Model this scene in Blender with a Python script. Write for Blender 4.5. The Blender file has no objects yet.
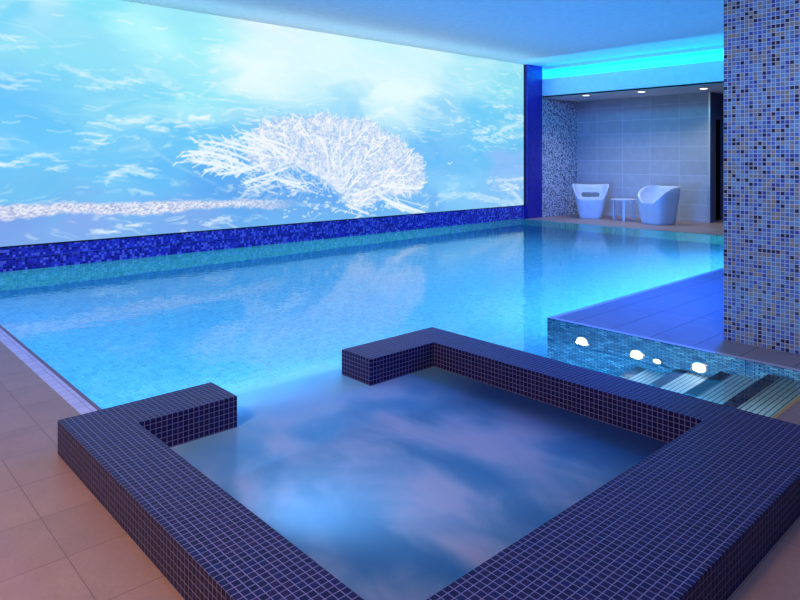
import bpy, bmesh, math, random
import numpy as np
from mathutils import Vector, Matrix
random.seed(4); rng = np.random.default_rng(7)
scene = bpy.context.scene
COL = scene.collection
R = math.radians

# ---------------------------------------------------------------- measures (metres)
X0, X1, X2 = -3.3734, -1.3023, -0.8191      # hot tub surround: pool side, inner, outer (x)
WST = 0.2917                                 # width of the two return stubs
YL0, YL1 = 0.8978, 1.1694                    # left ledge
YLS, YRS = 1.6808, 2.588                     # ends of the stubs
YR0, YR1 = 3.1436, 3.4248                    # far ledge
ZT = 0.1583
YP = 4.83                                    # platform face
XP = -3.34                                   # platform corner
YB = 12.25                                   # back deck edge
XM = -9.2                                    # picture wall
XA = -9.1                                    # alcove side wall
YA = 12.95                                   # fascia
YW = 14.45                                    # alcove back wall
XC = -5.83                                   # end of alcove back wall
YE = 1.24                                    # left pool edge
ZC = 3.57; ZS = 2.83; DP = -1.2

# ---------------------------------------------------------------- colour helpers
def lin(c):
    c = c/255.0
    return c/12.92 if c <= 0.04045 else ((c+0.055)/1.055)**2.4
def rgb(r, g, b): return (lin(r), lin(g), lin(b), 1.0)

# ---------------------------------------------------------------- node helpers
def new_mat(name):
    m = bpy.data.materials.new(name); m.use_nodes = True
    nt = m.node_tree; nt.nodes.clear()
    out = nt.nodes.new('ShaderNodeOutputMaterial')
    return m, nt, out
def N(nt, t, **kw):
    n = nt.nodes.new(t)
    for k, v in kw.items(): setattr(n, k, v)
    return n
def L(nt, a, b): nt.links.new(a, b)
def math_(nt, op, a, b=None, c=None, clamp=False):
    n = N(nt, 'ShaderNodeMath', operation=op); n.use_clamp = clamp
    for i, v in enumerate((a, b, c)):
        if v is None: continue
        if isinstance(v, (int, float)): n.inputs[i].default_value = v
        else: L(nt, v, n.inputs[i])
    return n.outputs[0]
def maprange(nt, v, a, b, c=0.0, d=1.0, smooth=True):
    n = N(nt, 'ShaderNodeMapRange')
    if smooth: n.interpolation_type = 'SMOOTHSTEP'
    L(nt, v, n.inputs['Value'])
    for k, x in zip(('From Min', 'From Max', 'To Min', 'To Max'), (a, b, c, d)): n.inputs[k].default_value = x
    return n.outputs['Result']
def mixc(nt, f, a, b, blend='MIX'):
    n = N(nt, 'ShaderNodeMix', data_type='RGBA', blend_type=blend)
    if isinstance(f, (int, float)): n.inputs[0].default_value = f
    else: L(nt, f, n.inputs[0])
    for i, v in ((6, a), (7, b)):
        if isinstance(v, tuple): n.inputs[i].default_value = v
        else: L(nt, v, n.inputs[i])
    return n.outputs[2]
def bsdf(nt, out, color, rough=0.5, spec=0.5, normal=None):
    p = N(nt, 'ShaderNodeBsdfPrincipled')
    if isinstance(color, tuple): p.inputs['Base Color'].default_value = color
    else: L(nt, color, p.inputs['Base Color'])
    if isinstance(rough, (int, float)): p.inputs['Roughness'].default_value = rough
    else: L(nt, rough, p.inputs['Roughness'])
    p.inputs['Specular IOR Level'].default_value = spec
    if normal is not None: L(nt, normal, p.inputs['Normal'])
    L(nt, p.outputs[0], out.inputs[0]); return p
def noise(nt, vec, scale, detail=3, rough=0.5, dist=0.0):
    n = N(nt, 'ShaderNodeTexNoise')
    n.inputs['Scale'].default_value = scale; n.inputs['Detail'].default_value = detail
    n.inputs['Roughness'].default_value = rough; n.inputs['Distortion'].default_value = dist
    L(nt, vec, n.inputs['Vector']); return n
def ramp(nt, fac, stops, const=False):
    r = N(nt, 'ShaderNodeValToRGB'); cr = r.color_ramp
    if const: cr.interpolation = 'CONSTANT'
    while len(cr.elements) < len(stops): cr.elements.new(1.0)
    for e, (p, c) in zip(cr.elements, stops): e.position = p; e.color = c
    L(nt, fac, r.inputs[0]); return r.outputs[0]

def mosaic(name, sx, sy, g, stops, grout, rough=0.25, spec=0.5, stagger=0.0, grout_rough=0.8, bump=0.15):
    """square or brick mosaic from the UVs (metres)"""
    m, nt, out = new_mat(name)
    uv = N(nt, 'ShaderNodeUVMap').outputs[0]
    s = N(nt, 'ShaderNodeSeparateXYZ'); L(nt, uv, s.inputs[0])
    y = math_(nt, 'DIVIDE', s.outputs[1], sy)
    fy = math_(nt, 'FLOOR', y)
    x = math_(nt, 'DIVIDE', s.outputs[0], sx)
    if stagger: x = math_(nt, 'MULTIPLY_ADD', fy, stagger, x)
    fx = math_(nt, 'FLOOR', x)
    cx = math_(nt, 'FRACT', x); cy = math_(nt, 'FRACT', y)
    dx = math_(nt, 'MINIMUM', cx, math_(nt, 'SUBTRACT', 1.0, cx))
    dy = math_(nt, 'MINIMUM', cy, math_(nt, 'SUBTRACT', 1.0, cy))
    dx = math_(nt, 'MULTIPLY', dx, sx); dy = math_(nt, 'MULTIPLY', dy, sy)
    d = math_(nt, 'MINIMUM', dx, dy)
    mask = math_(nt, 'LESS_THAN', d, g/2)
    cb = N(nt, 'ShaderNodeCombineXYZ'); L(nt, fx, cb.inputs[0]); L(nt, fy, cb.inputs[1])
    wn = N(nt, 'ShaderNodeTexWhiteNoise', noise_dimensions='2D'); L(nt, cb.outputs[0], wn.inputs[0])
    tc = ramp(nt, wn.outputs[0], stops, const=True)
    col = mixc(nt, mask, tc, grout)
    rg = math_(nt, 'MULTIPLY_ADD', mask, grout_rough-rough, rough)
    p = bsdf(nt, out, col, rg, spec)
    if bump:
        b = N(nt, 'ShaderNodeBump'); b.inputs['Distance'].default_value = 0.002; b.inputs['Strength'].default_value = bump
        h = maprange(nt, d, 0, g, 0, 1)
        L(nt, h, b.inputs['Height']); L(nt, b.outputs[0], p.inputs['Normal'])
    return m

def plain(name, c, rough=0.5, spec=0.5, metallic=0.0):
    m, nt, out = new_mat(name)
    tc = N(nt, 'ShaderNodeTexCoord').outputs['Object']
    n = noise(nt, tc, 9.0, 2)
    v = maprange(nt, n.outputs[0], 0.2, 0.8, 0.93, 1.05, False)
    hs = N(nt, 'ShaderNodeHueSaturation'); hs.inputs['Color'].default_value = c; L(nt, v, hs.inputs['Value'])
    p = bsdf(nt, out, hs.outputs[0], rough, spec); p.inputs['Metallic'].default_value = metallic
    return m
def glow(name, c, s):
    m, nt, out = new_mat(name)
    e = N(nt, 'ShaderNodeEmission'); e.inputs[0].default_value = c; e.inputs[1].default_value = s
    L(nt, e.outputs[0], out.inputs[0]); return m

def deck_mat(name, px, py, base, grout, rough=0.35, gw=0.006):
    m, nt, out = new_mat(name)
    uv = N(nt, 'ShaderNodeUVMap').outputs[0]
    s = N(nt, 'ShaderNodeSeparateXYZ'); L(nt, uv, s.inputs[0])
    x = math_(nt, 'DIVIDE', s.outputs[0], px); y = math_(nt, 'DIVIDE', s.outputs[1], py)
    fx, fy = math_(nt, 'FLOOR', x), math_(nt, 'FLOOR', y)
    cx, cy = math_(nt, 'FRACT', x), math_(nt, 'FRACT', y)
    dx = math_(nt, 'MULTIPLY', math_(nt, 'MINIMUM', cx, math_(nt, 'SUBTRACT', 1.0, cx)), px)
    dy = math_(nt, 'MULTIPLY', math_(nt, 'MINIMUM', cy, math_(nt, 'SUBTRACT', 1.0, cy)), py)
    mask = math_(nt, 'LESS_THAN', math_(nt, 'MINIMUM', dx, dy), gw/2)
    cb = N(nt, 'ShaderNodeCombineXYZ'); L(nt, fx, cb.inputs[0]); L(nt, fy, cb.inputs[1])
    wn = N(nt, 'ShaderNodeTexWhiteNoise', noise_dimensions='2D'); L(nt, cb.outputs[0], wn.inputs[0])
    n = noise(nt, uv, 6.0, 5, 0.6); n2 = noise(nt, uv, 60.0, 3, 0.6)
    v = math_(nt, 'ADD', maprange(nt, wn.outputs[0], 0, 1, 0.93, 1.04, False), maprange(nt, n.outputs[0], 0.3, 0.7, -0.07, 0.07, False))
    v = math_(nt, 'ADD', v, maprange(nt, n2.outputs[0], 0.3, 0.7, -0.05, 0.05, False))
    hs = N(nt, 'ShaderNodeHueSaturation'); hs.inputs['Color'].default_value = base; L(nt, v, hs.inputs['Value'])
    col = mixc(nt, mask, hs.outputs[0], grout)
    bsdf(nt, out, col, rough, 0.4)
    return m

# ---------------------------------------------------------------- materials
M = {}
M['tub'] = mosaic('navy_mosaic', 0.0272, 0.0272, 0.0032,
    [(0, rgb(36, 34, 86)), (0.35, rgb(28, 28, 76)), (0.65, rgb(42, 34, 84)), (0.85, rgb(32, 36, 94))], rgb(128, 130, 180), 0.4, 0.12)
M['tub_in'] = mosaic('dark_basin_mosaic', 0.0272, 0.0272, 0.003,
    [(0, rgb(34, 64, 130)), (0.5, rgb(28, 54, 116))], rgb(50, 80, 140), 0.4)
M['column'] = mosaic('mixed_blue_mosaic', 0.0305, 0.0305, 0.0042,
    [(0, rgb(110, 150, 200)), (0.22, rgb(128, 128, 146)), (0.40, rgb(74, 112, 196)), (0.58, rgb(146, 134, 132)), (0.68, rgb(96, 122, 176)), (0.78, rgb(30, 30, 76)), (0.90, rgb(56, 72, 160))],
    rgb(208, 214, 232), 0.3, 0.5)
M['band'] = mosaic('indigo_band_mosaic', 0.034, 0.034, 0.004,
    [(0, rgb(56, 62, 190)), (0.36, rgb(84, 104, 225)), (0.60, rgb(34, 34, 130)), (0.76, rgb(150, 176, 250))], rgb(84, 90, 190), 0.3)
M['side'] = mosaic('pale_speckled_mosaic', 0.036, 0.030, 0.004,
    [(0, rgb(196, 204, 214)), (0.38, rgb(120, 132, 156)), (0.62, rgb(56, 66, 96)), (0.80, rgb(216, 222, 226))], rgb(170, 176, 190), 0.35)
M['pilaster'] = mosaic('indigo_pilaster_mosaic', 0.05, 0.05, 0.004,
    [(0, rgb(40, 34, 150)), (0.5, rgb(48, 40, 160)), (0.8, rgb(34, 28, 130))], rgb(60, 50, 160), 0.3)
M['pool'] = mosaic('pale_aqua_mosaic', 0.05, 0.05, 0.005,
    [(0, rgb(78, 176, 228)), (0.4, rgb(70, 168, 222)), (0.7, rgb(88, 184, 232))], rgb(118, 200, 238), 0.5, 0.3, bump=0)
M['poolwall'] = mosaic('teal_mosaic', 0.036, 0.036, 0.004,
    [(0, rgb(80, 186, 176)), (0.4, rgb(60, 160, 156)), (0.7, rgb(110, 206, 194))], rgb(140, 215, 215), 0.4, 0.3, bump=0)
M['face'] = mosaic('teal_brick_mosaic', 0.060, 0.040, 0.008,
    [(0, rgb(70, 122, 146)), (0.4, rgb(98, 150, 168)), (0.7, rgb(44, 88, 120)), (0.88, rgb(140, 186, 196))], rgb(16, 40, 66), 0.3, 0.4, stagger=0.5, bump=0)
M['alcove'] = deck_mat('grey_wall_tile', 0.68, 0.32, rgb(182, 184, 192), rgb(210, 212, 222), 0.5, 0.010)
M['deck'] = deck_mat('stone_deck_tile', 0.333, 0.98, rgb(166, 138, 134), rgb(132, 106, 104), 0.45, 0.004)
M['deck2'] = deck_mat('platform_tile', 0.333, 0.99, rgb(142, 128, 140), rgb(60, 48, 60), 0.42)
M['coping'] = plain('pale_coping', rgb(196, 190, 214), 0.4)
M['amber'] = plain('amber_edge', rgb(196, 160, 96), 0.4)
M['ceil'] = plain('white_plaster', rgb(226, 230, 236), 0.8, 0.2)
M['wallp'] = plain('painted_wall', rgb(150, 150, 165), 0.7, 0.2)
M['purple'] = plain('plum_wall', rgb(112, 104, 140), 0.6, 0.2)
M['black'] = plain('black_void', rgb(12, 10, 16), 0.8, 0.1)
M['white'] = plain('white_plastic', rgb(205, 212, 226), 0.35, 0.5)
M['steel'] = plain('brushed_steel', rgb(200, 200, 205), 0.3, 0.5, 0.9)
M['nosing'] = mosaic('navy_nosing_mosaic', 0.0272, 0.0272, 0.003, [(0, rgb(26, 24, 58)), (0.5, rgb(18, 18, 48))], rgb(40, 40, 80), 0.3)
M['lens'] = glow('warm_white_lens', rgb(255, 250, 225), 4.0)
M['dlens'] = glow('downlight_lens', rgb(255, 248, 238), 5.0)
M['led'] = glow('cyan_led', (0.0, 0.45, 1.0, 1), 26.0)

def grooved():
    m, nt, out = new_mat('grooved_tread')
    uv = N(nt, 'ShaderNodeUVMap').outputs[0]
    s = N(nt, 'ShaderNodeSeparateXYZ'); L(nt, uv, s.inputs[0])
    f = math_(nt, 'FRACT', math_(nt, 'DIVIDE', s.outputs[0], 0.032))
    mk = math_(nt, 'LESS_THAN', f, 0.24)
    n = noise(nt, uv, 7, 3)
    a = mixc(nt, n.outputs[0], rgb(180, 196, 206), rgb(222, 230, 232))
    bsdf(nt, out, mixc(nt, mk, a, rgb(80, 104, 128)), 0.4, 0.4); return m
M['tread'] = grooved()

def water_mat():
    m, nt, out = new_mat('rippled_water')
    geo = N(nt, 'ShaderNodeNewGeometry'); pos = geo.outputs['Position']
    sp = N(nt, 'ShaderNodeSeparateXYZ'); L(nt, pos, sp.inputs[0]); x, y = sp.outputs[0], sp.outputs[1]
    # fine ripple
    n1 = noise(nt, pos, 7.0, 2, 0.5); n2 = noise(nt, pos, 2.2, 2, 0.5)
    mr = N(nt, 'ShaderNodeMapping'); L(nt, pos, mr.inputs[0]); mr.inputs['Rotation'].default_value = (0, 0, R(40)); mr.inputs['Scale'].default_value = (1.0, 1.8, 1)
    n3 = noise(nt, mr.outputs[0], 12.0, 1, 0.5)
    h = math_(nt, 'MULTIPLY_ADD', n3.outputs[0], 0.7, math_(nt, 'MULTIPLY_ADD', n2.outputs[0], 1.8, n1.outputs[0]))
    # the tub side is calmed by long, slow swirls
    fx = maprange(nt, x, X0-0.55, X0+0.25); fx2 = maprange(nt, x, X1-0.02, X1+0.05, 1, 0)
    inside = math_(nt, 'GREATER_THAN', x, X0)
    gap = math_(nt, 'MULTIPLY', maprange(nt, y, YLS-0.3, YLS), maprange(nt, y, YRS, YRS+0.3, 1, 0))
    fy = math_(nt, 'MAXIMUM', gap, inside); fy2 = math_(nt, 'LESS_THAN', y, YR0+0.02)
    # outside the opening the milky water fades quickly
    tub = math_(nt, 'MULTIPLY', math_(nt, 'MULTIPLY', fx, fx2), math_(nt, 'MULTIPLY', fy, fy2))
    b = N(nt, 'ShaderNodeBump'); b.inputs['Distance'].default_value = 0.02
    chan = math_(nt, 'MULTIPLY', maprange(nt, x, XP-0.1, XP+0.1), maprange(nt, y, YR1-0.2, YR1))
    L(nt, math_(nt, 'MULTIPLY', maprange(nt, tub, 0, 1, 0.075, 0.03), maprange(nt, chan, 0, 1, 1, 0.05)), b.inputs['Strength']); L(nt, h, b.inputs['Height'])
    fr = N(nt, 'ShaderNodeFresnel'); fr.inputs['IOR'].default_value = 1.33; L(nt, b.outputs[0], fr.inputs['Normal'])
    refr = N(nt, 'ShaderNodeBsdfRefraction'); refr.inputs['Color'].default_value = (0.84, 0.95, 1.0, 1)
    refr.inputs['Roughness'].default_value = 0.0; refr.inputs['IOR'].default_value = 1.33; L(nt, b.outputs[0], refr.inputs['Normal'])
    gl = N(nt, 'ShaderNodeBsdfGlossy'); L(nt, maprange(nt, tub, 0, 1, 0.012, 0.42), gl.inputs['Roughness']); L(nt, b.outputs[0], gl.inputs['Normal'])
    # milky swirls of foam
    mp = N(nt, 'ShaderNodeMapping'); L(nt, pos, mp.inputs[0]); mp.inputs['Rotation'].default_value = (0, 0, R(35)); mp.inputs['Scale'].default_value = (1.0, 1.6, 1)
    sw = noise(nt, mp.outputs[0], 1.0, 3, 0.45, 0.9); sw2 = noise(nt, mp.outputs[0], 2.6, 5, 0.55, 0.8)
    foam = maprange(nt, math_(nt, 'MULTIPLY_ADD', sw2.outputs[0], 0.35, sw.outputs[0]), 0.52, 0.86)
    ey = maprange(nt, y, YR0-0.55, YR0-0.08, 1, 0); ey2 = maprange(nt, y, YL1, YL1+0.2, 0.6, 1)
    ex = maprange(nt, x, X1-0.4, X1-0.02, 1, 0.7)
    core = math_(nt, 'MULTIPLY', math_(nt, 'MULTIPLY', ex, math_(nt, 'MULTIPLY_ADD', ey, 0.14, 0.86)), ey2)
    amount = math_(nt, 'MULTIPLY', tub, math_(nt, 'MULTIPLY', core, math_(nt, 'MULTIPLY_ADD', foam, 0.13, 0.84)), clamp=True)
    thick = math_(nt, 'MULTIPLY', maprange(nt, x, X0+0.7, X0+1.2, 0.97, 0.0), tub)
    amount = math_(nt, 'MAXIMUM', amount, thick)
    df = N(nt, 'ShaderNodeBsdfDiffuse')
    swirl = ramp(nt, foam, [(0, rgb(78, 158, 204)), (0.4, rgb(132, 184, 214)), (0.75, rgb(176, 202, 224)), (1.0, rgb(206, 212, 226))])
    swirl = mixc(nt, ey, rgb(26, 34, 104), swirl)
    L(nt, mixc(nt, maprange(nt, x, X0-0.3, X0+0.9, 1, 0), swirl, rgb(170, 240, 248)), df.inputs[0])  # paler cyan towards the opening: pool glow put into the milk colour
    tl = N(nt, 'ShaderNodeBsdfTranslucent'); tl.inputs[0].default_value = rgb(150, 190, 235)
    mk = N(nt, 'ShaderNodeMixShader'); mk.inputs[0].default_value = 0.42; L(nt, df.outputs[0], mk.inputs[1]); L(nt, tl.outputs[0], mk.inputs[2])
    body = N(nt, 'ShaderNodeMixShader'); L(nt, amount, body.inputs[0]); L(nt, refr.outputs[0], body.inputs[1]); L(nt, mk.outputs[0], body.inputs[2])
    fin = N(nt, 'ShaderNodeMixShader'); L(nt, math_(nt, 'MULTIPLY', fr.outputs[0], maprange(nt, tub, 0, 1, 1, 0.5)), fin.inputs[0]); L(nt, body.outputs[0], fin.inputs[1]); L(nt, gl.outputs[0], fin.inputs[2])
    L(nt, fin.outputs[0], out.inputs[0])
    return m
M['water'] = water_mat()

# ---------------------------------------------------------------- mesh helpers
class MB:
    def __init__(s): s.v = []; s.f = []; s.off = []
    def face(s, pts, off=(0, 0)):
        i = len(s.v); s.v += [tuple(p) for p in pts]; s.f.append(tuple(range(i, i+len(pts)))); s.off.append(off); return s
    def rect(s, x0, x1, y0, y1, z, off=(0, 0), up=True):
        p = [(x0, y0, z), (x1, y0, z), (x1, y1, z), (x0, y1, z)]
        return s.face(p if up else p[::-1], off)
    def box(s, x0, x1, y0, y1, z0, z1):
        a = [(x0, y0, z0), (x1, y0, z0), (x1, y1, z0), (x0, y1, z0)]; b = [(p[0], p[1], z1) for p in a]
        s.face(a[::-1]); s.face(b)
        for i in range(4):
            j = (i+1) % 4; s.face([a[i], a[j], b[j], b[i]])
        return s
    def prism(s, outline, z0, z1):
        a = [(x, y, z0) for x, y in outline]; b = [(x, y, z1) for x, y in outline]
        s.face(a[::-1]); s.face(b)
        for i in range(len(a)):
            j = (i+1) % len(a); s.face([a[i], a[j], b[j], b[i]])
        return s
    def build(s, name, mat, parent=None, bevel=0.0, loc=None, smooth=False, weld=True):
        me = bpy.data.meshes.new(name); me.from_pydata(s.v, [], s.f)
        uv = me.uv_layers.new(name='UVMap')
        for p, off in zip(me.polygons, s.off):
            n = p.normal; ax = max(range(3), key=lambda k: abs(n[k]))
            for li in p.loop_indices:
                c = me.vertices[me.loops[li].vertex_index].co
                t = (c.y, c.z) if ax == 0 else (c.x, c.z) if ax == 1 else (c.x, c.y)
                uv.data[li].uv = (t[0]+off[0], t[1]+off[1])
        if weld:
            bm = bmesh.new(); bm.from_mesh(me); bmesh.ops.remove_doubles(bm, verts=bm.verts, dist=1e-5); bm.to_mesh(me); bm.free()
        o = link(name, me, mat, parent)
        if bevel:
            md = o.modifiers.new('bevel', 'BEVEL'); md.width = bevel; md.segments = 2; md.limit_method = 'ANGLE'
        if loc: shift(o, loc)
        return o
def link(name, me, mat, parent=None):
    o = bpy.data.objects.new(name, me); COL.objects.link(o)
    if mat is not None: me.materials.append(mat)
    if parent is not None:
        o.parent = parent; o.matrix_parent_inverse = Matrix.Translation(-Vector(parent.location)) if parent.rotation_euler.z == 0 else Matrix.Identity(4)
    return o
def shift(o, loc):
    """moves the origin of a mesh to loc, the shape stays where it is"""
    o.data.transform(Matrix.Translation(-Vector(loc))); o.location = loc
def tag(o, label, cat, group=None, kind=None):
    o['label'] = label; o['category'] = cat
    if group: o['group'] = group
    if kind: o['kind'] = kind
    return o
def struct(o): o['kind'] = 'structure'; return o
def empty(name, loc, rz=0.0):
    o = bpy.data.objects.new(name, None); COL.objects.link(o); o.location = loc; o.rotation_euler = (0, 0, rz); o.empty_display_size = 0.1; return o
def copy_tree(o, parent=None):
    c = o.copy(); COL.objects.link(c)
    if parent is not None: c.parent = parent
    for ch in [k for k in bpy.data.objects if k.parent == o]: copy_tree(ch, c)
    return c
def lathe(profile, seg=40):
    v = []; f = []
    for r, z in profile:
        for k in range(seg):
            a = 2*math.pi*k/seg; v.append((r*math.cos(a), r*math.sin(a), z))
    for i in range(len(profile)-1):
        for k in range(seg):
            j = (k+1) % seg; f.append((i*seg+k, i*seg+j, (i+1)*seg+j, (i+1)*seg+k))
    f.append(tuple(range(seg))[::-1]); n = len(profile)-1
    f.append(tuple(n*seg+k for k in range(seg)))
    return v, f
def mesh_from(name, v, f, smooth=True, angle=40):
    me = bpy.data.meshes.new(name); me.from_pydata(v, [], f); me.update()
    bm = bmesh.new(); bm.from_mesh(me); bmesh.ops.recalc_face_normals(bm, faces=bm.faces); bm.to_mesh(me); bm.free()
    me.uv_layers.new(name='UVMap')
    if smooth:
        me.polygons.foreach_set('use_smooth', [True]*len(me.polygons)); me.set_sharp_from_angle(angle=R(angle))
    return me

# ---------------------------------------------------------------- SETTING
XL, XR, YN, YF = -9.2, 4.0, -3.0, 17.6
fl = MB()
fl.rect(XL, -3.4734, YN, 1.13, 0, off=(0.148, -0.92+1.96))
fl.rect(-3.4734, X0, YN, 1.13, 0, off=(0.148, -0.69+1.96))
fl.rect(X0, X2, YN, YL0, 0, off=(0.148, -0.69+1.96))
fl.rect(X2, XR, YN, YR1, 0, off=(0.148, -0.69+1.96))
fo = struct(fl.build('floor', M['deck']))
f2 = MB(); f2.rect(XP+0.05, XR, YP+0.05, YB, 0, off=(0.43-0.0+0.002, -5.82+9.9)); struct(f2.build('floor', M['deck2']))
f3 = MB(); f3.rect(-1.213, XR, YR1, YP, 0, off=(0.2, 0.3)); struct(f3.build('floor', M['deck']))
f4 = MB(); f4.rect(XA, XR, YB, YF, 0, off=(0.1, 0.2)); struct(f4.build('floor', M['deck']))

# pool shell
pw = MB()
pf = MB().rect(XM, X0, YE, YB, DP)
pf.rect(X0, XP+0.05, YR1, YB, DP); pf.rect(XP+0.05, -1.0, YR1, YP, DP)
pool = pf.build('swimming_pool', M['pool'])
tag(pool, 'large rectangular indoor swimming pool basin of pale aqua mosaic below the picture wall', 'swimming pool')
MB().face([(XM, YB, 0), (XM, YE, 0), (XM, YE, DP), (XM, YB, DP)][::-1]).build('pool_wall', M['poolwall'], pool)
MB().face([(XM, YB, 0), (XP, YB, 0), (XP, YB, DP), (XM, YB, DP)][::-1]).build('pool_wall', M['poolwall'], pool)
MB().face([(XM, YE, 0), (X0, YE, 0), (X0, YE, DP), (XM, YE, DP)]).build('pool_wall', M['pool'], pool)
MB().face([(XP, YP, 0), (XP, YB, 0), (XP, YB, DP), (XP, YP, DP)]).build('pool_wall', M['pool'], pool)
fc = MB().face([(XP, YP, 0), (-1.0, YP, 0), (-1.0, YP, DP), (XP, YP, DP)][::-1]).build('pool_wall', M['face'], pool)
fc['label'] = 'blue grey brick mosaic face of the platform with round lights'

tr = MB(); tr.rect(XP, XR, YP, YP+0.05, 0.0); tr.rect(XP, XP+0.05, YP+0.05, YB, 0.0)
t1 = tr.build('trim_1', M['coping']); struct(t1)
am = MB(); am.box(-1.235, -1.213, YR1, YP, -0.22, 0.002); struct(am.build('trim_2', M['amber']))
oc = MB()
oc.rect(XL, X0, 1.13, 1.215, 0.0)
och = oc.build('overflow_channel', mosaic('pale_overflow_tile', 0.085, 0.085, 0.004, [(0, rgb(196, 196, 232)), (0.5, rgb(208, 208, 240))], rgb(150, 150, 200), 0.35, bump=0))
tag(och, 'long pale lilac tiled overflow strip along the left pool edge', 'pool edge')
MB().rect(XL, X0, 1.215, YE, 0.0).build('edge_grate', plain('dark_pink_grate', rgb(120, 96, 130), 0.5), och)

# walls
wl = MB().face([(XM, YN, -0.0), (XM, 12.38, 0), (XM, 12.38, 0.315), (XM, YN, 0.315)]).build('wall_left', M['band']); struct(wl)
rail = MB().box(XM-0.005, XM+0.012, YN, 12.38, 0.155, 0.163).build('trim_3', plain('blue_rule', rgb(70, 110, 210), 0.4)); struct(rail)
struct(MB().box(XL-0.3, XL-0.012, YN, YF, 0, ZC).build('wall_left_backing', M['wallp']))
struct(MB().box(XM, XA, 12.38, YA, 0, ZC).build('trim_4', M['pilaster']))
struct(MB().face([(XA, YA, 0), (XA, YF, 0), (XA, YF, ZS), (XA, YA, ZS)]).build('wall_alcove', M['side']))
struct(MB().face([(XA, YA, ZS), (XA, YF, ZS), (XA, YF, ZC), (XA, YA, ZC)]).build('wall_alcove_upper', M['ceil']))
struct(MB().box(XA, XR, 13.02, 13.55, 3.50, ZC).build('trim_7', M['ceil']))
ab = MB().box(XA, XC-0.004, YW, YW+0.2, 0, ZS).build('wall_back', M['alcove'])
for d in ab.data.uv_layers[0].data: d.uv = (d.uv[0]+9.1+0.12, d.uv[1]+0.26)
struct(ab)
struct(MB().box(XC-0.03, XC+0.006, YW-0.006, YW, 0, ZS).build('trim_5', M['steel']))
cw = MB(); cw.box(XC-0.25, XC, YW+0.006, 14.76, 0, ZS); cw.box(XC-0.25, XC, 14.76, 15.5, 2.27, ZS); cw.box(XC-0.25, XC, 15.5, YF, 0, ZS)
struct(cw.build('wall_corridor', M['purple']))
struct(MB().face([(XC-0.2, 14.76, 0), (XC-0.2, 15.5, 0), (XC-0.2, 15.5, 2.27), (XC-0.2, 14.76, 2.27)]).build('doorway_dark_1', M['black']))  # flat black sheet painted in for the dark inside the open doorway
struct(MB().box(XL-0.3, XR+0.2, YF, YF+0.2, 0, ZC).build('wall_far', M['purple']))
struct(MB().box(XR, XR+0.2, YN, YF, 0, ZC).build('wall_right', M['wallp']))
struct(MB().box(XL-0.3, XR+0.2, YN-0.2, YN, 0, ZC).build('wall_front', M['wallp']))
struct(MB().box(XL-0.3, XR+0.2, YN-0.2, YF+0.2, ZC, ZC+0.2).build('ceiling', M['ceil']))
so = MB(); so.box(XA, XR, YA, YF, ZS, ZS+0.04); struct(so.build('ceiling', M['ceil']))
fa = MB(); fa.box(XA, XR, YA-0.0, YA+0.04, ZS, 3.27); struct(fa.build('trim_6', M['ceil'], bevel=0.004))
struct(MB().box(XA, XR, 13.55, 13.65, ZS+0.04, ZC).build('wall_cove', M['ceil']))

led = MB().box(XA+0.03, XR-0.05, 13.44, 13.549, ZS+0.26, ZS+0.31).build('led_strip', M['led'])
tag(led, 'cyan LED strip hidden in the ceiling cove above the seating alcove', 'light strip')

# mosaic column
col = MB().box(-2.013, -0.95, 5.24, 6.25, 0, ZC).build('mosaic_column', M['column'], bevel=0.003)
tag(col, 'broad square column clad in mixed blue, navy and brown mosaic on the platform', 'column')

# ---------------------------------------------------------------- hot tub
C = [(X0, YL0), (X2, YL0), (X2, YR1), (X0, YR1), (X0, YRS), (X0+WST, YRS), (X0+WST, YR0), (X1, YR0), (X1, YL1), (X0+WST, YL1), (X0+WST, YLS), (X0, YLS)]
tub = MB().prism(C, -1.19, ZT).build('hot_tub', M['tub'], bevel=0.003)
for d in tub.data.uv_layers[0].data: d.uv = (d.uv[0], d.uv[1])
tag(tub, 'raised navy mosaic hot tub surround with an opening towards the pool, in the foreground', 'hot tub')
bs = MB()
bs.rect(X0+0.03, X1, YL1, YR0, -0.92)
bs.face([(X0+0.03, YLS-0.01, -0.92), (X0+0.03, YRS+0.01, -0.92), (X0+0.03, YRS+0.01, DP), (X0+0.03, YLS-0.01, DP)])
bs.build('basin', M['tub_in'], tub)
# bench inside
bn = MB(); bn.box(X1-0.4, X1, YL1, YR0, -0.9, -0.45); bn.box(X0+WST, X1-0.4, YR0-0.4, YR0, -0.9, -0.45)
bn.build('bench', M['tub_in'], tub)

# ---------------------------------------------------------------- water
wt = MB()
wt.rect(XM+0.002, X0, YE, YB, -0.004); wt.rect(X0, XP, YR1, YB, -0.004); wt.rect(XP, -1.236, YR1, YP, -0.004)
wo = wt.build('pool_water', M['water']); tag(wo, 'rippled turquoise water filling the swimming pool', 'water', kind='stuff')
wt = MB(); wt.rect(X0+WST, X1, YL1, YR0, -0.004); wt.rect(X0, X0+WST, YLS, YRS, -0.004)
wo = wt.build('hot_tub_water', M['water']); tag(wo, 'milky swirling lilac blue water inside the navy mosaic hot tub', 'water', kind='stuff')

# ---------------------------------------------------------------- steps
st = empty('pool_steps', (-1.8, 4.12, DP))
tag(st, 'flight of pale grooved steps with dark nosings going down into the pool beside the platform', 'steps')
xs = [-1.235, -1.56, -1.87, -2.18, -2.50]; zs = [-0.20, -0.38, -0.56, -0.74]
for k in range(4):
    s_ = MB().box(xs[k+1], xs[0], YR1+0.002, YP-0.002, zs[k]-0.18 if k < 3 else DP+0.002, zs[k]-0.002*0).build('step', M['tread'], st)
    MB().box(xs[k+1]-0.004, xs[k+1]+0.075, YR1+0.003, YP-0.003, zs[k]-0.05, zs[k]+0.004).build('nosing', M['nosing'], s_)

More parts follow.
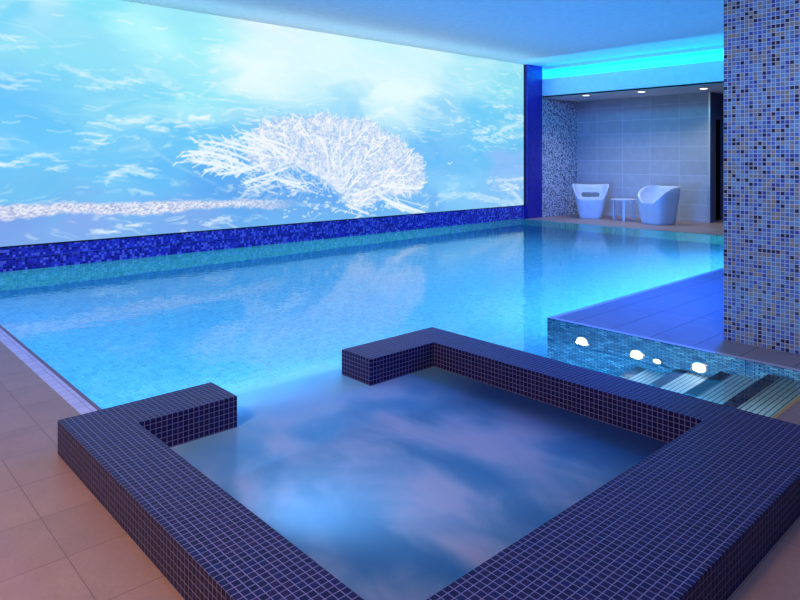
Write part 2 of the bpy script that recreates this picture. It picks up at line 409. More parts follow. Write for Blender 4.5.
# ---------------------------------------------------------------- underwater wall lights
def wall_light():
    root = empty('underwater_light', (-2.985, YP, -0.44))
    v, f = lathe([(0.072, 0.0), (0.072, 0.010), (0.064, 0.014), (0.058, 0.008)], 36)
    rot = Matrix.Rotation(R(90), 4, 'X')
    me = mesh_from('bezel', v, f); me.transform(rot); b = bpy.data.objects.new('bezel', me); COL.objects.link(b); me.materials.append(M['steel']); b.parent = root
    v, f = lathe([(0.060, 0.012), (0.045, 0.022), (0.018, 0.028)], 32)
    me = mesh_from('lens', v, f); me.transform(rot); b = bpy.data.objects.new('lens', me); COL.objects.link(b); me.materials.append(M['lens']); b.parent = root
    return root
wl0 = wall_light()
pos = [(-2.985, -0.45, 'round underwater light nearest the platform corner, in the mosaic face'),
       (-2.50, -0.45, 'round underwater light second from the platform corner, left of the steps'),
       (-2.336, -0.49, 'small bright round lens close beside the end of the lowest step'),
       (-2.02, -0.40, 'round underwater light above the steps, farthest from the platform corner')]
for i, (x, z, lab) in enumerate(pos):
    o = wl0 if i == 0 else copy_tree(wl0)
    o.location = (x, YP-0.004, z); tag(o, lab, 'light', 'lights in the platform face')
    o.scale = (0.5, 1, 0.8) if i == 2 else (0.8, 1, 1.7)  # lenses oversized and stretched tall, their glow halo put into the shape

# ---------------------------------------------------------------- downlights
def downlight():
    root = empty('downlight', (0, 0, ZS))
    v, f = lathe([(0.105, 0.0), (0.105, -0.006), (0.085, -0.010), (0.080, -0.002)], 40)
    me = mesh_from('trim_ring', v, f); b = bpy.data.objects.new('trim_ring', me); COL.objects.link(b); me.materials.append(M['white']); b.parent = root
    v, f = lathe([(0.082, -0.004), (0.06, -0.010), (0.02, -0.012)], 36)
    me = mesh_from('lens', v, f); b = bpy.data.objects.new('lens', me); COL.objects.link(b); me.materials.append(M['dlens']); b.parent = root
    return root
d0 = downlight(); DL = []
for i, (x, y, lab) in enumerate([(-8.03, 13.12, 'left recessed round downlight above the chair with the slot'), (-6.80, 13.30, 'middle recessed round downlight above the rounded tub chair'), (-5.62, 13.62, 'right recessed round downlight nearest the dark doorway')]):
    o = d0 if i == 0 else copy_tree(d0)
    o.location = (x, y, ZS); tag(o, lab, 'light', 'recessed downlights in the alcove ceiling'); DL.append((x, y))

# ---------------------------------------------------------------- tub chairs
def smooth(t): t = max(0.0, min(1.0, t)); return t*t*(3-2*t)
def chair_mesh(round_, base_w, top_w, slot):
    n = 72
    def H(yn, xn):
        # rim height: seat lip at the front, rising along the arms to the back
        u = max(0.0, min(1.0, (yn+0.99)/1.5)); t = math.sqrt(1-(1-u)**2) if round_ else smooth((yn+0.99)/0.55)
        return 0.455 + (0.80-0.455)*t - (0.028*(1-xn*xn) if yn > 0.6 and not round_ else 0)
    def plan(a, e):
        c, s = math.cos(a), math.sin(a)
        return (math.copysign(abs(c)**(2/e), c), math.copysign(abs(s)**(2/e), s))
    def P(xn, yn, z, inset):
        t = z/0.8
        hw = base_w/2 + (top_w-base_w)/2*(t**(0.72 if round_ else 1.0)) - inset
        if round_: hw -= 0.02*smooth((t-0.85)/0.15)
        yf = -0.27 - 0.05*math.sin(min(t, 1)*2.2) + inset; yb = 0.25 + 0.09*t - inset
        return (xn*hw, (yf+yb)/2 + yn*(yb-yf)/2, z)
    rows = []
    e = 4.2
    ang = [-math.pi/2 + 2*math.pi*k/n for k in range(n)]
    pl = [plan(a, e) for a in ang]
    for fr in (0, 0.02, 0.15, 0.3, 0.45, 0.6, 0.75, 0.88, 0.96):
        rows.append([P(x, y, H(y, x)*fr, 0.008 if fr == 0 else 0) for x, y in pl])
    rows.append([P(x, y, H(y, x)*0.99, 0.004) for x, y in pl])
    rows.append([P(x, y, H(y, x), 0.016) for x, y in pl])
    rows.append([P(x, y, H(y, x), 0.032) for x, y in pl])
    rows.append([P(x, y, H(y, x)-0.008, 0.044) for x, y in pl])
    for fr in (0.2, 0.45, 0.7, 0.9, 1.0):
        rows.append([P(x, y, (H(y, x)-0.02)*(1-fr) + 0.42*fr, 0.048 + 0.05*fr**2) for x, y in pl])
    rows.append([(p[0]*0.7, (p[1]+0.03)*0.7-0.03, 0.408) for p in rows[-1]])
    rows.append([(p[0]*0.4, p[1]*0.4, 0.402) for p in rows[-1]])
    v = [p for r in rows for p in r]; f = []
    for i in range(len(rows)-1):
        for k in range(n):
            j = (k+1) % n; f.append((i*n+k, i*n+j, (i+1)*n+j, (i+1)*n+k))
    f.append(tuple(range(n))[::-1]); f.append(tuple((len(rows)-1)*n+k for k in range(n)))
    me = mesh_from('tub_chair', v, f, True, 50)
    if slot:
        t = bpy.data.objects.new('t', me); COL.objects.link(t)
        prof = []
        for k in range(24):
            a = 2*math.pi*k/24; cx = 0.155 if math.cos(a) > 0 else -0.155
            prof.append((cx+0.052*math.cos(a), 0.058*math.sin(a)))
        vv = [(x, 0.12, 0.535+z) for x, z in prof] + [(x, 0.6, 0.535+z) for x, z in prof]
        ff = [tuple(range(24)), tuple(range(24, 48))[::-1]] + [(k, k+24, (k+1) % 24+24, (k+1) % 24) for k in range(24)]
        cm = mesh_from('c', vv, ff, False); c = bpy.data.objects.new('c', cm); COL.objects.link(c)
        md = t.modifiers.new('b', 'BOOLEAN'); md.object = c; md.operation = 'DIFFERENCE'; md.solver = 'EXACT'
        dg = bpy.context.evaluated_depsgraph_get(); dg.update()
        nm = bpy.data.meshes.new_from_object(t.evaluated_get(dg))
        bpy.data.objects.remove(t); bpy.data.objects.remove(c)
        me = nm; me.name = 'tub_chair'; me.set_sharp_from_angle(angle=R(50))
    return me
c1 = link('tub_chair', chair_mesh(False, 0.50, 0.84, True), M['white']); c1.location = (-8.22, 13.62, 0); c1.rotation_euler = (0, 0, R(31))
tag(c1, 'white flared plastic armchair with a slot through its back, beside the mosaic side wall', 'chair')
c2 = link('tub_chair', chair_mesh(True, 0.56, 0.80, False), M['white']); c2.location = (-6.52, 13.50, 0); c2.rotation_euler = (0, 0, R(-18))
tag(c2, 'white rounded plastic tub chair right of the small white table', 'chair')

# ---------------------------------------------------------------- side table
tb = empty('side_table', (-7.38, 13.62, 0)); tag(tb, 'small round white side table on slim flat legs between the two chairs', 'table')
v, f = lathe([(0.26, 0.462), (0.282, 0.466), (0.285, 0.476), (0.28, 0.482)], 48)
me = mesh_from('tabletop', v, f); me.materials.append(M['white']); o = bpy.data.objects.new('tabletop', me); COL.objects.link(o); o.parent = tb
for a, w in ((-62, 0.055), (58, 0.04), (178, 0.04)):
    m = MB().box(-w/2, w/2, -0.012, 0.012, 0, 0.464)
    o = m.build('leg', M['white'], None, bevel=0.003); o.parent = tb
    o.location = (0.24*math.cos(R(a)), 0.24*math.sin(R(a)), 0); o.rotation_euler = (0, 0, R(a+90))

# ---------------------------------------------------------------- the lit undersea picture
SAMP=[ (1.91,3.23,120,215,250),(2.19,3.21,190,240,255),(2.97,3.40,130,230,250),(2.48,2.67,140,225,250),(3.58,3.07,180,250,255),(4.40,3.17,150,240,250),(5.24,2.87,235,255,255),(5.60,3.56,220,245,255),(1.91,2.12,110,200,255),(2.48,2.02,120,210,250),(2.97,2.18,140,220,250),(3.65,2.22,130,220,250),(4.40,2.27,150,235,250),(2.13,1.50,105,200,255),(2.97,1.38,110,200,250),(3.65,1.09,100,190,250),(4.40,1.52,105,200,250),(4.89,1.06,90,170,245),(2.13,0.94,110,195,245),(2.97,0.90,115,200,250),(2.02,0.50,125,160,235),(2.97,0.50,130,170,240),(4.40,0.45,120,170,240),(5.79,0.47,110,180,245),(6.59,3.26,215,250,255),(7.71,3.48,190,245,255),(9.00,3.34,200,245,255),(10.49,3.38,170,235,250),(11.85,3.29,140,225,245),(8.46,2.61,230,255,255),(9.57,2.28,140,210,250),(10.81,2.44,110,205,250),(11.49,2.03,110,205,245),(10.81,1.58,110,200,250),(9.57,1.36,110,190,250),(9.86,0.74,140,210,255),(11.49,1.36,140,190,250),(11.85,0.79,140,195,250),(9.28,0.46,110,180,245),(7.48,0.82,100,170,245),(5.42,0.73,95,165,240) ]
PATCH=[ ([(2.50,2.60),(2.72,2.54),(2.91,2.45),(3.10,2.38),(3.29,2.44)],0.054,0.70),
([(2.66,2.35),(2.95,2.34)],0.027,0.50),
([(3.30,2.49),(3.51,2.47)],0.035,0.60),
([(1.80,2.46),(1.95,2.37),(2.02,2.33)],0.037,0.50),
([(1.80,2.92),(1.95,2.87),(2.06,2.73)],0.025,0.50),
([(1.80,3.07),(2.13,3.04),(2.48,2.85)],0.015,0.35),
([(1.80,2.30),(1.97,2.27)],0.025,0.50),
([(3.08,1.93),(3.30,1.90),(3.59,1.94)],0.055,0.80),
([(3.65,1.84),(3.87,1.96),(4.09,1.94)],0.029,0.50),
([(4.02,1.85),(4.21,1.90)],0.030,0.60),
([(4.24,1.99),(4.53,2.02)],0.045,0.80),
([(3.65,1.81),(3.84,1.81)],0.022,0.50),
([(2.60,1.72),(2.85,1.74),(3.06,1.69),(2.95,1.60),(2.82,1.55),(2.62,1.53)],0.027,0.70),
([(2.04,1.40),(2.19,1.45),(2.34,1.43),(2.46,1.38)],0.023,0.60),
([(1.80,1.34),(1.95,1.32)],0.031,0.80),
([(2.30,1.25),(2.46,1.29)],0.019,0.50),
([(3.13,1.18),(3.37,1.26),(3.68,1.15)],0.056,0.90),
([(3.05,1.04),(3.08,1.13),(3.18,1.20)],0.034,0.60),
([(3.05,0.94),(3.24,0.96)],0.041,0.30),
([(3.72,2.34),(4.02,2.33),(4.17,2.37),(4.48,2.30)],0.022,0.50),
([(4.40,2.34),(4.64,2.51),(4.98,2.65),(5.24,2.67),(5.51,2.58),(5.75,2.38)],0.032,0.45),
([(4.76,2.06),(4.98,2.18),(5.24,2.16),(5.46,2.21)],0.032,0.50),
([(5.15,1.97),(5.42,2.01)],0.024,0.50),
([(3.24,1.51),(3.58,1.59),(4.02,1.30),(4.64,1.01)],0.044,0.28),
([(3.65,1.20),(4.24,1.00)],0.044,0.20),
([(10.65,1.96),(11.08,2.02)],0.088,0.75),
([(10.61,1.81),(10.94,1.82)],0.054,0.60),
([(11.22,1.87),(11.67,2.06),(12.38,2.29)],0.079,0.90),
([(11.67,2.33),(12.38,2.38)],0.070,0.80),
([(11.78,1.88),(12.38,1.92)],0.058,0.70),
([(11.35,1.80),(11.57,1.81)],0.045,0.60),
([(11.25,2.55),(11.67,2.55)],0.056,0.80),
([(11.08,0.90),(11.67,0.91),(12.38,0.92)],0.056,0.80),
([(11.49,0.78),(11.85,0.68),(12.22,0.48)],0.091,0.90),
([(11.67,0.84),(12.15,0.71)],0.069,0.80),
([(9.57,0.63),(10.17,0.65),(10.81,0.56),(11.49,0.42),(12.30,0.36)],0.108,0.75),
([(9.86,0.83),(10.11,0.86)],0.084,0.30),
([(8.67,2.02),(9.11,1.72)],0.024,0.50),
([(7.86,2.16),(8.06,2.28),(8.26,2.35)],0.056,0.70),
([(8.21,2.50),(9.00,2.51),(9.57,2.34)],0.099,0.50),
([(10.33,2.94),(11.15,3.12),(12.22,2.97)],0.044,0.30),
([(11.15,3.16),(12.04,2.78)],0.046,0.25),
([(5.06,2.62),(5.46,2.94),(5.89,2.92)],0.096,0.50),
([(6.59,2.66),(7.25,2.89),(7.59,2.74)],0.090,0.40),
([(4.48,3.63),(5.42,3.58),(6.18,3.35)],0.080,0.45),
([(8.33,3.65),(9.86,3.42),(12.22,3.43)],0.124,0.30),
([(5.24,2.37),(5.79,2.35),(6.18,2.39)],0.033,0.40),
([(2.87,0.41),(3.17,0.40)],0.025,0.80),
([(3.30,0.46),(3.48,0.47)],0.020,0.80),
([(4.56,0.42),(4.69,0.47),(4.88,0.48)],0.046,0.90),
([(5.01,0.73),(5.24,0.90),(5.57,0.98)],0.035,0.70),
([(5.06,0.70),(5.46,0.89)],0.024,0.60) ]
YA0, YA1, ZA0, ZA1 = -1.6, 12.38, 0.315, 3.57
NY, NZ = 1130, 290
ys = np.linspace(YA0, YA1, NY); zs_ = np.linspace(ZA0, ZA1, NZ)
GY, GZ = np.meshgrid(ys, zs_)
def vnoise(sy, sz, seed, oct=4, gain=0.5, wy=None, wz=None):
    r = np.random.default_rng(seed); out = np.zeros_like(GY); amp = 1; tot = 0
    yy = (GY if wy is None else wy) - YA0 + 6; zz = (GZ if wz is None else wz) + 4
    for o in range(oct):
        g = r.random((257, 257)); a = (yy/sy*2**o) % 256; b = (zz/sz*2**o) % 256
        ia, ib = np.floor(a).astype(int), np.floor(b).astype(int); fa, fb = a-ia, b-ib
        fa = fa*fa*(3-2*fa); fb = fb*fb*(3-2*fb)
        v = (g[ib, ia]*(1-fa)+g[ib, ia+1]*fa)*(1-fb)+(g[ib+1, ia]*(1-fa)+g[ib+1, ia+1]*fa)*fb
        out += amp*v; tot += amp; amp *= gain
    return out/tot
S = np.array(SAMP, float); wsum = np.zeros_like(GY); img = np.zeros(GY.shape+(3,))
wy = GY + (vnoise(1.2, 0.5, 1)-0.5)*1.2; wz = GZ + (vnoise(1.5, 0.5, 2)-0.5)*0.7
for y, z, r, g, b in S:
    d2 = ((wy-y)/1.3)**2 + ((wz-z)/0.8)**2
    w = 1/(d2+0.02)**1.6; wsum += w; img += w[..., None]*np.array([r, g, b])
img /= wsum[..., None]
def blend(mask, c):
    global img
    m = np.clip(mask, 0, 1)[..., None]; img = img*(1-m) + np.array(c, float)*m
# soft streaks of light, and pale and deeper veils
n1 = vnoise(1.6, 0.22, 11, 5, 0.55, wy + GZ*0.6, wz); up = np.clip((GZ-0.9)/1.6, 0, 1)
blend(np.clip((n1-0.53)*5, 0, 1)*0.34*up, (232, 253, 255))
n2 = vnoise(0.9, 0.3, 12, 4, 0.5, wy, wz - GY*0.08)
blend(np.clip((0.45-n2)*5, 0, 1)*0.32*(0.35+0.65*np.exp(-((GZ-1.7)/0.8)**2)), (74, 182, 246))
n3 = vnoise(0.25, 0.06, 13, 3, 0.55, wy + GZ*0.9, wz)
blend(np.clip((n3-0.6)*6, 0, 1)*0.45*np.clip((n2-0.45)*6, 0, 1), (240, 255, 255))
# light haze near top
blend(np.exp(-((GY-7.4)/2.6)**2-((GZ-3.2)/0.55)**2)*0.55, (232, 254, 255))
rag = vnoise(0.16, 0.05, 14, 3, 0.6)
def stroke(pts, rad, s, c=(245, 255, 255), ragged=True, hard=1.0):
    global img
    p = np.array(pts); y0, y1 = p[:, 0].min()-rad*3, p[:, 0].max()+rad*3; z0, z1 = p[:, 1].min()-rad*3, p[:, 1].max()+rad*3
    i0, i1 = np.searchsorted(ys, [y0, y1]); j0, j1 = np.searchsorted(zs_, [z0, z1])
    if i1 <= i0 or j1 <= j0: return
    yy, zz = GY[j0:j1, i0:i1], GZ[j0:j1, i0:i1]; d = np.full(yy.shape, 9.0)
    for a, b in zip(p[:-1], p[1:]):
        ab = b-a; t = np.clip(((yy-a[0])*ab[0]+(zz-a[1])*ab[1])/(ab@ab+1e-9), 0, 1)
        d = np.minimum(d, np.hypot(yy-a[0]-t*ab[0], zz-a[1]-t*ab[1]))
    m = np.clip(1.35-d/rad*hard, 0, 1)
    if ragged: m = np.clip(m*1.3 + (rag[j0:j1, i0:i1]-0.52)*3.2, 0, 1)*np.clip(2.0-d/rad, 0, 1)
    m = (m*s)[..., None]; sub = img[j0:j1, i0:i1]; img[j0:j1, i0:i1] = sub*(1-m)+np.array(c, float)*m
for pts, rad, s in PATCH:
    stroke(pts, rad*0.62, s*0.5, ragged=(s > 0.45))
    pr = random.Random(int(pts[0][0]*1000))   # broken flecks round each patch
    for _ in range(int(10+rad*260) if s > 0.45 else 0):
        k_ = pr.randrange(len(pts)-1); t = pr.random(); y = pts[k_][0]*(1-t)+pts[k_+1][0]*t+pr.gauss(0, rad*2.2); z = pts[k_][1]*(1-t)+pts[k_+1][1]*t+pr.gauss(0, rad*0.75)
        stroke([(y, z), (y+pr.uniform(0.04, 0.16), z+pr.uniform(-0.03, 0.015))], pr.uniform(0.008, 0.018), s*pr.uniform(0.15, 0.5), ragged=False)
pr = random.Random(3)
for _ in range(420):   # faint currents of flecks across the open water
    y = pr.uniform(YA0, 12.3); z = pr.uniform(1.15, 3.3); l_ = pr.uniform(0.05, 0.35)
    if pr.random() > 0.25+0.9*math.exp(-((z-2.0-0.25*math.sin(y*1.7))/0.22)**2): continue
    stroke([(y, z), (y+l_*0.5, z+pr.uniform(-0.03, 0.02)), (y+l_, z+pr.uniform(-0.05, 0.02))], pr.uniform(0.008, 0.02), pr.uniform(0.15, 0.6), ragged=False)
# coral carpet along the bottom left
up_ = 0.84-0.035*np.clip((GY-2)/4, 0, 1)*3; lo_ = 0.635-0.05*np.clip((GY-2)/4, 0, 1)
edge = (vnoise(0.12, 0.5, 21, 3)-0.5)*0.09
cm = np.clip((up_+edge*0.6-GZ)*25, 0, 1)*np.clip((GZ-(lo_+0.03*np.sin(GY*3)+edge))*22, 0, 1)*np.clip((6.15-GY)*2, 0, 1)
cn = np.random.default_rng(5).random(GY.shape); cn = (cn+np.roll(cn, 1, 1)+np.roll(cn, 1, 0)+np.roll(cn, -1, 1))/4
blend(cm*0.85, (214, 216, 240))
blend(cm*np.clip((cn-0.5)*6, 0, 1)*0.9, (250, 250, 255)); blend(cm*np.clip((0.42-cn)*7, 0, 1)*0.6, (140, 150, 205))
# the big branching coral
MASS= [(5.33,1.85),(5.64,2.00),(6.18,2.06),(6.55,2.14),(7.13,2.10),(7.67,2.10),(7.96,1.89),(8.39,1.79),(8.62,1.60),(9.00,1.40),(9.11,0.97),(8.94,0.74),(8.46,0.68),(8.08,0.75),(7.67,0.54),(7.25,0.53),(7.04,0.70),(6.91,0.88),(6.63,1.06),(6.34,1.17),(6.02,1.30),(5.79,1.21),(5.46,1.18),(5.24,1.37),(5.17,1.61)]
FEEL=[ [(4.14,1.42),(4.56,1.46),(5.01,1.31),(5.38,1.18)],
[(4.24,1.51),(4.68,1.46),(5.06,1.40)],
[(4.59,1.65),(5.08,1.51),(5.57,1.42)],
[(5.17,1.81),(5.62,1.63),(5.89,1.42)],
[(4.71,1.13),(5.13,1.23),(5.57,1.35)],
[(5.12,1.04),(5.57,1.11),(5.89,1.25)],
[(4.40,1.57),(4.81,1.53),(5.24,1.37)],
[(4.81,1.68),(5.15,1.59),(5.46,1.53)],
[(4.51,1.25),(4.86,1.28),(5.24,1.24)],
[(5.46,1.02),(5.70,1.08),(6.18,0.95)],
[(4.86,1.42),(4.93,1.22)],
[(4.64,1.37),(5.06,1.18)],
[(7.83,0.72),(8.59,0.40)],
[(8.08,0.65),(9.00,0.36)],
[(7.13,0.57),(7.67,0.40)],
[(8.21,0.55),(9.14,0.31)],
[(5.79,1.04),(6.24,0.90)],
[(7.96,0.88),(9.00,0.77)],
[(5.06,1.73),(5.46,1.66)],
[(4.32,1.37),(4.76,1.31)] ]
rc = random.Random(12)
def inside(P, y, z):
    c = False; j = len(P)-1
    for i in range(len(P)):
        if (P[i][1] > z) != (P[j][1] > z) and y < (P[j][0]-P[i][0])*(z-P[i][1])/(P[j][1]-P[i][1])+P[i][0]: c = not c
        j = i
    return c
hub = (6.9, 0.55)
gy = np.array([p[0] for p in MASS]); gz = np.array([p[1] for p in MASS])
lowy, lowz = ys[::4], zs_[::4]
mk = np.array([[inside(MASS, y, z) for y in lowy] for z in lowz], float)
for _ in range(5): mk = (mk+np.roll(mk, 1, 0)+np.roll(mk, -1, 0)+np.roll(mk, 1, 1)+np.roll(mk, -1, 1))/5
iy = np.clip(np.arange(NY)/4, 0, len(lowy)-1.001); iz = np.clip(np.arange(NZ)/4, 0, len(lowz)-1.001)
a0, b0 = iy.astype(int), iz.astype(int); fa, fb = iy-a0, (iz-b0)[:, None]
mk = (mk[b0][:, a0]*(1-fa)+mk[b0][:, a0+1]*fa)*(1-fb)+(mk[b0+1][:, a0]*(1-fa)+mk[b0+1][:, a0+1]*fa)*fb
bodyn = vnoise(0.16, 0.12, 31, 3)
blend(np.exp(-((GY-6.3)/0.9)**2-((GZ-0.85)/0.35)**2)*0.6, (92, 158, 238))
blend(np.clip(mk*1.5-0.25+(bodyn-0.5)*1.2, 0, 1)*np.clip(mk*3, 0, 1)*0.80, (204, 224, 250))
pts_in = []
while len(pts_in) < 3600:
    y, z = rc.uniform(5.0, 9.2), rc.uniform(0.45, 2.2)
    if inside(MASS, y, z): pts_in.append((y, z))
for k, (y, z) in enumerate(pts_in):
    out_a = math.atan2(z-hub[1], y-hub[0])
    da = out_a+rc.gauss(0, 0.9); ln = rc.uniform(0.05, 0.15); pts = [(y, z)]
    for _ in range(3):
        da += rc.uniform(-0.5, 0.5); pts.append((pts[-1][0]+1.25*math.cos(da)*ln/3, pts[-1][1]+math.sin(da)*ln/3))
    if k % 5 in (0, 2): stroke(pts, rc.uniform(0.008, 0.013), 0.5, (140, 184, 242) if k % 2 else (176, 196, 236), False)
    else: stroke(pts, rc.uniform(0.008, 0.015), rc.uniform(0.45, 0.9), (255, 253, 252) if rc.random() < 0.6 else (226, 232, 252), False)
for k in range(60):
    y, z = pts_in[k*40]; out_a = math.atan2(z-hub[1], y-hub[0]); da = out_a+rc.uniform(-0.4, 0.4); pts = [(y, z)]
    for _ in range(4):
        da += rc.uniform(-0.25, 0.25); pts.append((pts[-1][0]+1.2*math.cos(da)*0.09, pts[-1][1]+math.sin(da)*0.09))
    if all(inside(MASS, a_, b_) for a_, b_ in pts): stroke(pts, 0.016, 0.8, (255, 255, 255), False)
for k in range(160):   # thinner growth hanging under the left of the mass
    y, z = rc.uniform(5.2, 7.2), rc.uniform(0.78, 1.25); da = math.atan2(z-hub[1], y-hub[0])+rc.gauss(0, 0.6); pts = [(y, z)]
    for _ in range(3):
        da += rc.uniform(-0.4, 0.4); pts.append((pts[-1][0]+1.25*math.cos(da)*0.05, pts[-1][1]+math.sin(da)*0.05))
    stroke(pts, rc.uniform(0.008, 0.014), rc.uniform(0.3, 0.75), (232, 240, 255), False)
for F_ in FEEL:
    for q_ in range(3):
        jy, jz = (0, 0) if q_ == 0 else (rc.uniform(-0.14, 0.14), rc.uniform(-0.10, 0.10))
        P_ = [(y+jy+rc.uniform(-0.04, 0.04), z+jz+rc.uniform(-0.03, 0.03)) for y, z in F_]
        if q_: P_ = P_[:max(2, len(P_)-1)]
        stroke(P_, 0.020 if q_ == 0 else 0.012, 0.95 if q_ == 0 else 0.7, (246, 252, 255), False)
        for i_ in range(len(P_)-1):
            for _ in range(3):
                t = rc.random(); e0 = (P_[i_][0]*(1-t)+P_[i_+1][0]*t, P_[i_][1]*(1-t)+P_[i_+1][1]*t)
                b_ = math.atan2(P_[i_][1]-P_[i_+1][1], P_[i_][0]-P_[i_+1][0])+rc.choice((-0.6, 0.6)); l_ = rc.uniform(0.06, 0.16)
                stroke([e0, (e0[0]+math.cos(b_)*l_, e0[1]+math.sin(b_)*l_)], 0.011, 0.8, (236, 247, 255), False)
for k in range(130):   # specks drifting below the mass
    y0 = rc.uniform(5.8, 8.2); z0 = rc.uniform(0.42, 1.25-0.25*abs(y0-6.6)); stroke([(y0, z0), (y0+rc.uniform(0.01, 0.07), z0+rc.uniform(-0.02, 0.02))], rc.uniform(0.008, 0.02), 0.7, (236, 246, 255), False)
img = np.clip(img*0.94+np.array([190, 232, 255])*0.06, 0, 255)/255.0
lc = np.where(img <= 0.04045, img/12.92, ((img+0.055)/1.055)**2.4)

v = np.zeros((NY*NZ, 3)); v[:, 0] = XM+0.004; v[:, 1] = GY.ravel(); v[:, 2] = GZ.ravel()
i = np.arange(NZ-1)[:, None]*NY+np.arange(NY-1)[None, :]
quads = np.stack([i, i+1, i+1+NY, i+NY], -1).reshape(-1, 4)
me = bpy.data.meshes.new('picture_panel')
me.vertices.add(len(v)); me.vertices.foreach_set('co', v.ravel())
me.loops.add(quads.size); me.loops.foreach_set('vertex_index', quads.ravel())
me.polygons.add(len(quads)); me.polygons.foreach_set('loop_start', np.arange(0, quads.size, 4))
me.update(calc_edges=True)
ca = me.color_attributes.new('Picture', 'FLOAT_COLOR', 'POINT')
ca.data.foreach_set('color', np.concatenate([lc.reshape(-1, 3), np.ones((NY*NZ, 1))], 1).astype(np.float32).ravel())
m, nt, out = new_mat('undersea_picture')
at = N(nt, 'ShaderNodeAttribute', attribute_name='Picture')
e = N(nt, 'ShaderNodeEmission'); L(nt, at.outputs['Color'], e.inputs[0]); e.inputs[1].default_value = 1.0
L(nt, e.outputs[0], out.inputs[0])
mur = empty('undersea_mural', (XM, 5.4, 0.315)); tag(mur, 'huge backlit underwater picture of pale blue sea and a white branching coral, above the pool', 'mural')
pn = link('picture_panel', me, m); pn.parent = mur; pn.matrix_parent_inverse = Matrix.Translation((-XM, -5.4, -0.315))
fr_ = MB(); fr_.box(XM, XM+0.03, 12.355, 12.38, ZA0, ZA1); fr_.box(XM, XM+0.012, YA0, 12.38, ZA0-0.012, ZA0)
fo_ = fr_.build('frame', plain('dark_frame', rgb(20, 20, 50), 0.4)); fo_.parent = mur; fo_.matrix_parent_inverse = Matrix.Translation((-XM, -5.4, -0.315))

# ---------------------------------------------------------------- lamps and fill lights
def area(name, loc, to, sx, sy, power, c, spread=None):
    l = bpy.data.lights.new(name, 'AREA'); l.shape = 'RECTANGLE'; l.size = sx; l.size_y = sy; l.energy = power; l.color = c
    if spread: l.spread = R(spread)
    o = bpy.data.objects.new(name, l); COL.objects.link(o); o.location = loc
    o.rotation_euler = (Vector(to)-Vector(loc)).to_track_quat('-Z', 'Y').to_euler(); return o
def spot(name, loc, to, power, c, ang=80, blend=0.6, r=0.06):
    l = bpy.data.lights.new(name, 'SPOT'); l.energy = power; l.color = c; l.spot_size = R(ang); l.spot_blend = blend; l.shadow_soft_size = r
    o = bpy.data.objects.new(name, l); COL.objects.link(o); o.location = loc
    o.rotation_euler = (Vector(to)-Vector(loc)).to_track_quat('-Z', 'Y').to_euler(); return o
AQ = (0.36, 0.70, 1.0)
# unseen pool fill along the walls that face away from the viewer
area('pool_fill', (-6.2, YE+0.03, -0.55), (-6.2, 6, -0.75), 5.2, 0.5, 34, AQ)
area('pool_fill', (XP-0.03, 8.6, -0.5), (-9, 8.6, -0.8), 6.0, 0.4, 230, AQ)
area('pool_fill', (X0-0.03, 2.7, -0.5), (-9, 3.0, -0.9), 2.0, 0.4, 80, AQ)
area('pool_fill', (-6.2, 6.2, -0.06), (-6.2, 6.2, -1.2), 5.2, 8.8, 140, AQ)  # added sheet of light just under the surface, brightens the pool floor
area('channel_fill', (-2.7, YR1+0.03, -0.5), (-2.9, YP, -0.55), 1.1, 0.3, 30, (0.02, 0.42, 1.0))  # added unseen fill that brightens the steps and the platform face
area('channel_fill', (-1.75, YR1+0.03, -0.11), (-1.75, YP, -0.5), 1.0, 0.15, 26, (0.5, 0.78, 1.0))
for x, z in ((-2.985, -0.45), (-2.5, -0.45), (-2.02, -0.40)):
    spot('platform_face_lamp', (x, YP-0.05, z), (x-0.15, YR1, z-0.4), 14, (0.7, 0.9, 1.0), 160, 0.8, 0.03)
spot('tub_fill', (-2.1, YL1+0.05, -0.35), (-2.4, 2.4, -0.1), 40, (0.4, 0.72, 1.0), 150, 1.0, 0.1)  # added unseen fill that lights the milky water from below
spot('opening_fill', (X0-0.12, YLS-0.30, -0.40), (X0-0.05, 2.6, -0.08), 20, (0.45, 0.85, 1.0), 120, 1.0, 0.05)  # added out of sight behind the stub to brighten the opening
for x, y in DL: spot('downlight_lamp', (x, y, ZS-0.03), (x, y+0.12, 0), 58, (1.0, 0.95, 0.9), 120, 0.9, 0.07)
# blue wash over the platform, from beyond the column
area('blue_wash', (-2.5, 7.7, 3.45), (-2.9, 6.3, 0), 0.6, 0.6, 185, (0.0, 0.10, 1.0), 110)
area('blue_wash', (-5.0, 8.0, 3.5), (-9.0, 12.0, 1.0), 1.0, 1.0, 60, (0.05, 0.10, 1.0), 70)
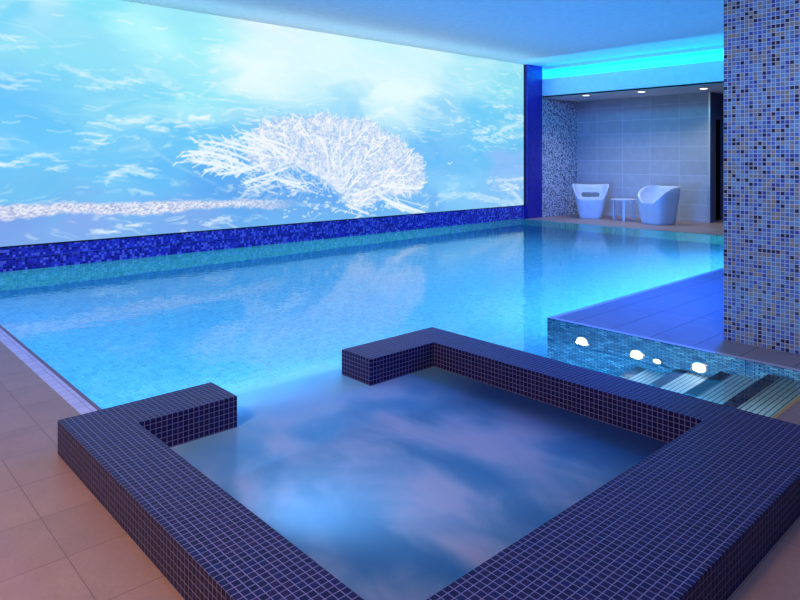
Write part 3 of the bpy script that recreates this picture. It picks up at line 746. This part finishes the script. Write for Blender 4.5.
# added unseen fill: colour thrown on ceiling, fascia, wall band, column and deck
area('ceiling_wash', (-5.2, 6.6, 2.6), (-5.2, 6.6, 4.0), 5.0, 10.6, 145, (0.05, 0.37, 1.0))
area('ceiling_edge_fill', (-8.7, 5.2, 3.0), (-8.7, 5.2, 4.0), 0.5, 14.0, 30, (0.3, 0.7, 1.0))  # added strip standing in for picture light on the ceiling
area('band_wash', (-6.2, 5.5, 3.3), (-9.2, 5.5, 0.1), 9.0, 0.2, 42, (0.10, 0.16, 1.0), 60)
area('column_wash', (0.2, 1.4, 2.9), (-1.5, 5.24, 1.6), 0.5, 0.5, 12, (0.45, 0.68, 1.0), 60)
area('fascia_wash', (-3.5, 11.7, 3.1), (-3.5, 12.95, 3.12), 11.0, 0.12, 62, (0.0, 0.46, 1.0))
area('deck_fill', (-6.5, -0.3, 3.2), (-6.0, 0.5, 0), 2.5, 0.5, 24, (0.42, 0.28, 1.0), 120)  # unseen purple fill added to tint the left deck
# warm lamp over the near deck, added unseen cool fill over the tub and the column
area('warm_lamp', (-1.6, -1.6, 3.4), (-2.6, 0.2, 0), 0.8, 0.8, 68, (1.0, 0.58, 0.30), 120)
area('room_fill', (-0.3, 1.4, 3.5), (-1.6, 3.0, 0), 1.2, 1.2, 56, (0.36, 0.50, 1.0))
area('alcove_wash', (-6.2, 9.0, 0.5), (-7.4, 13.6, 0.1), 0.6, 0.3, 14, (0.02, 0.25, 1.0), 60)  # added low fill standing in for blue light off the pool
w = bpy.data.worlds.new('world'); scene.world = w; w.use_nodes = True
w.node_tree.nodes['Background'].inputs[0].default_value = (0.02, 0.04, 0.10, 1)

# ---------------------------------------------------------------- camera
cam = bpy.data.cameras.new('camera'); co = bpy.data.objects.new('camera', cam); COL.objects.link(co)
cam.sensor_width = 36; cam.lens = 652.3/800*36; cam.shift_y = -(300-158.2)/800
co.location = (0, 0, 1.4); co.rotation_euler = (R(90), 0, 0.8271); cam.clip_start = 0.05
scene.camera = co
scene.view_settings.view_transform = 'Standard'; scene.view_settings.look = 'None'
scene.cycles.caustics_refractive = False; scene.cycles.caustics_reflective = False
scene.cycles.max_bounces = 8; scene.cycles.transmission_bounces = 6; scene.cycles.sample_clamp_indirect = 4
try: scene.cycles.use_denoising = True
except Exception: pass
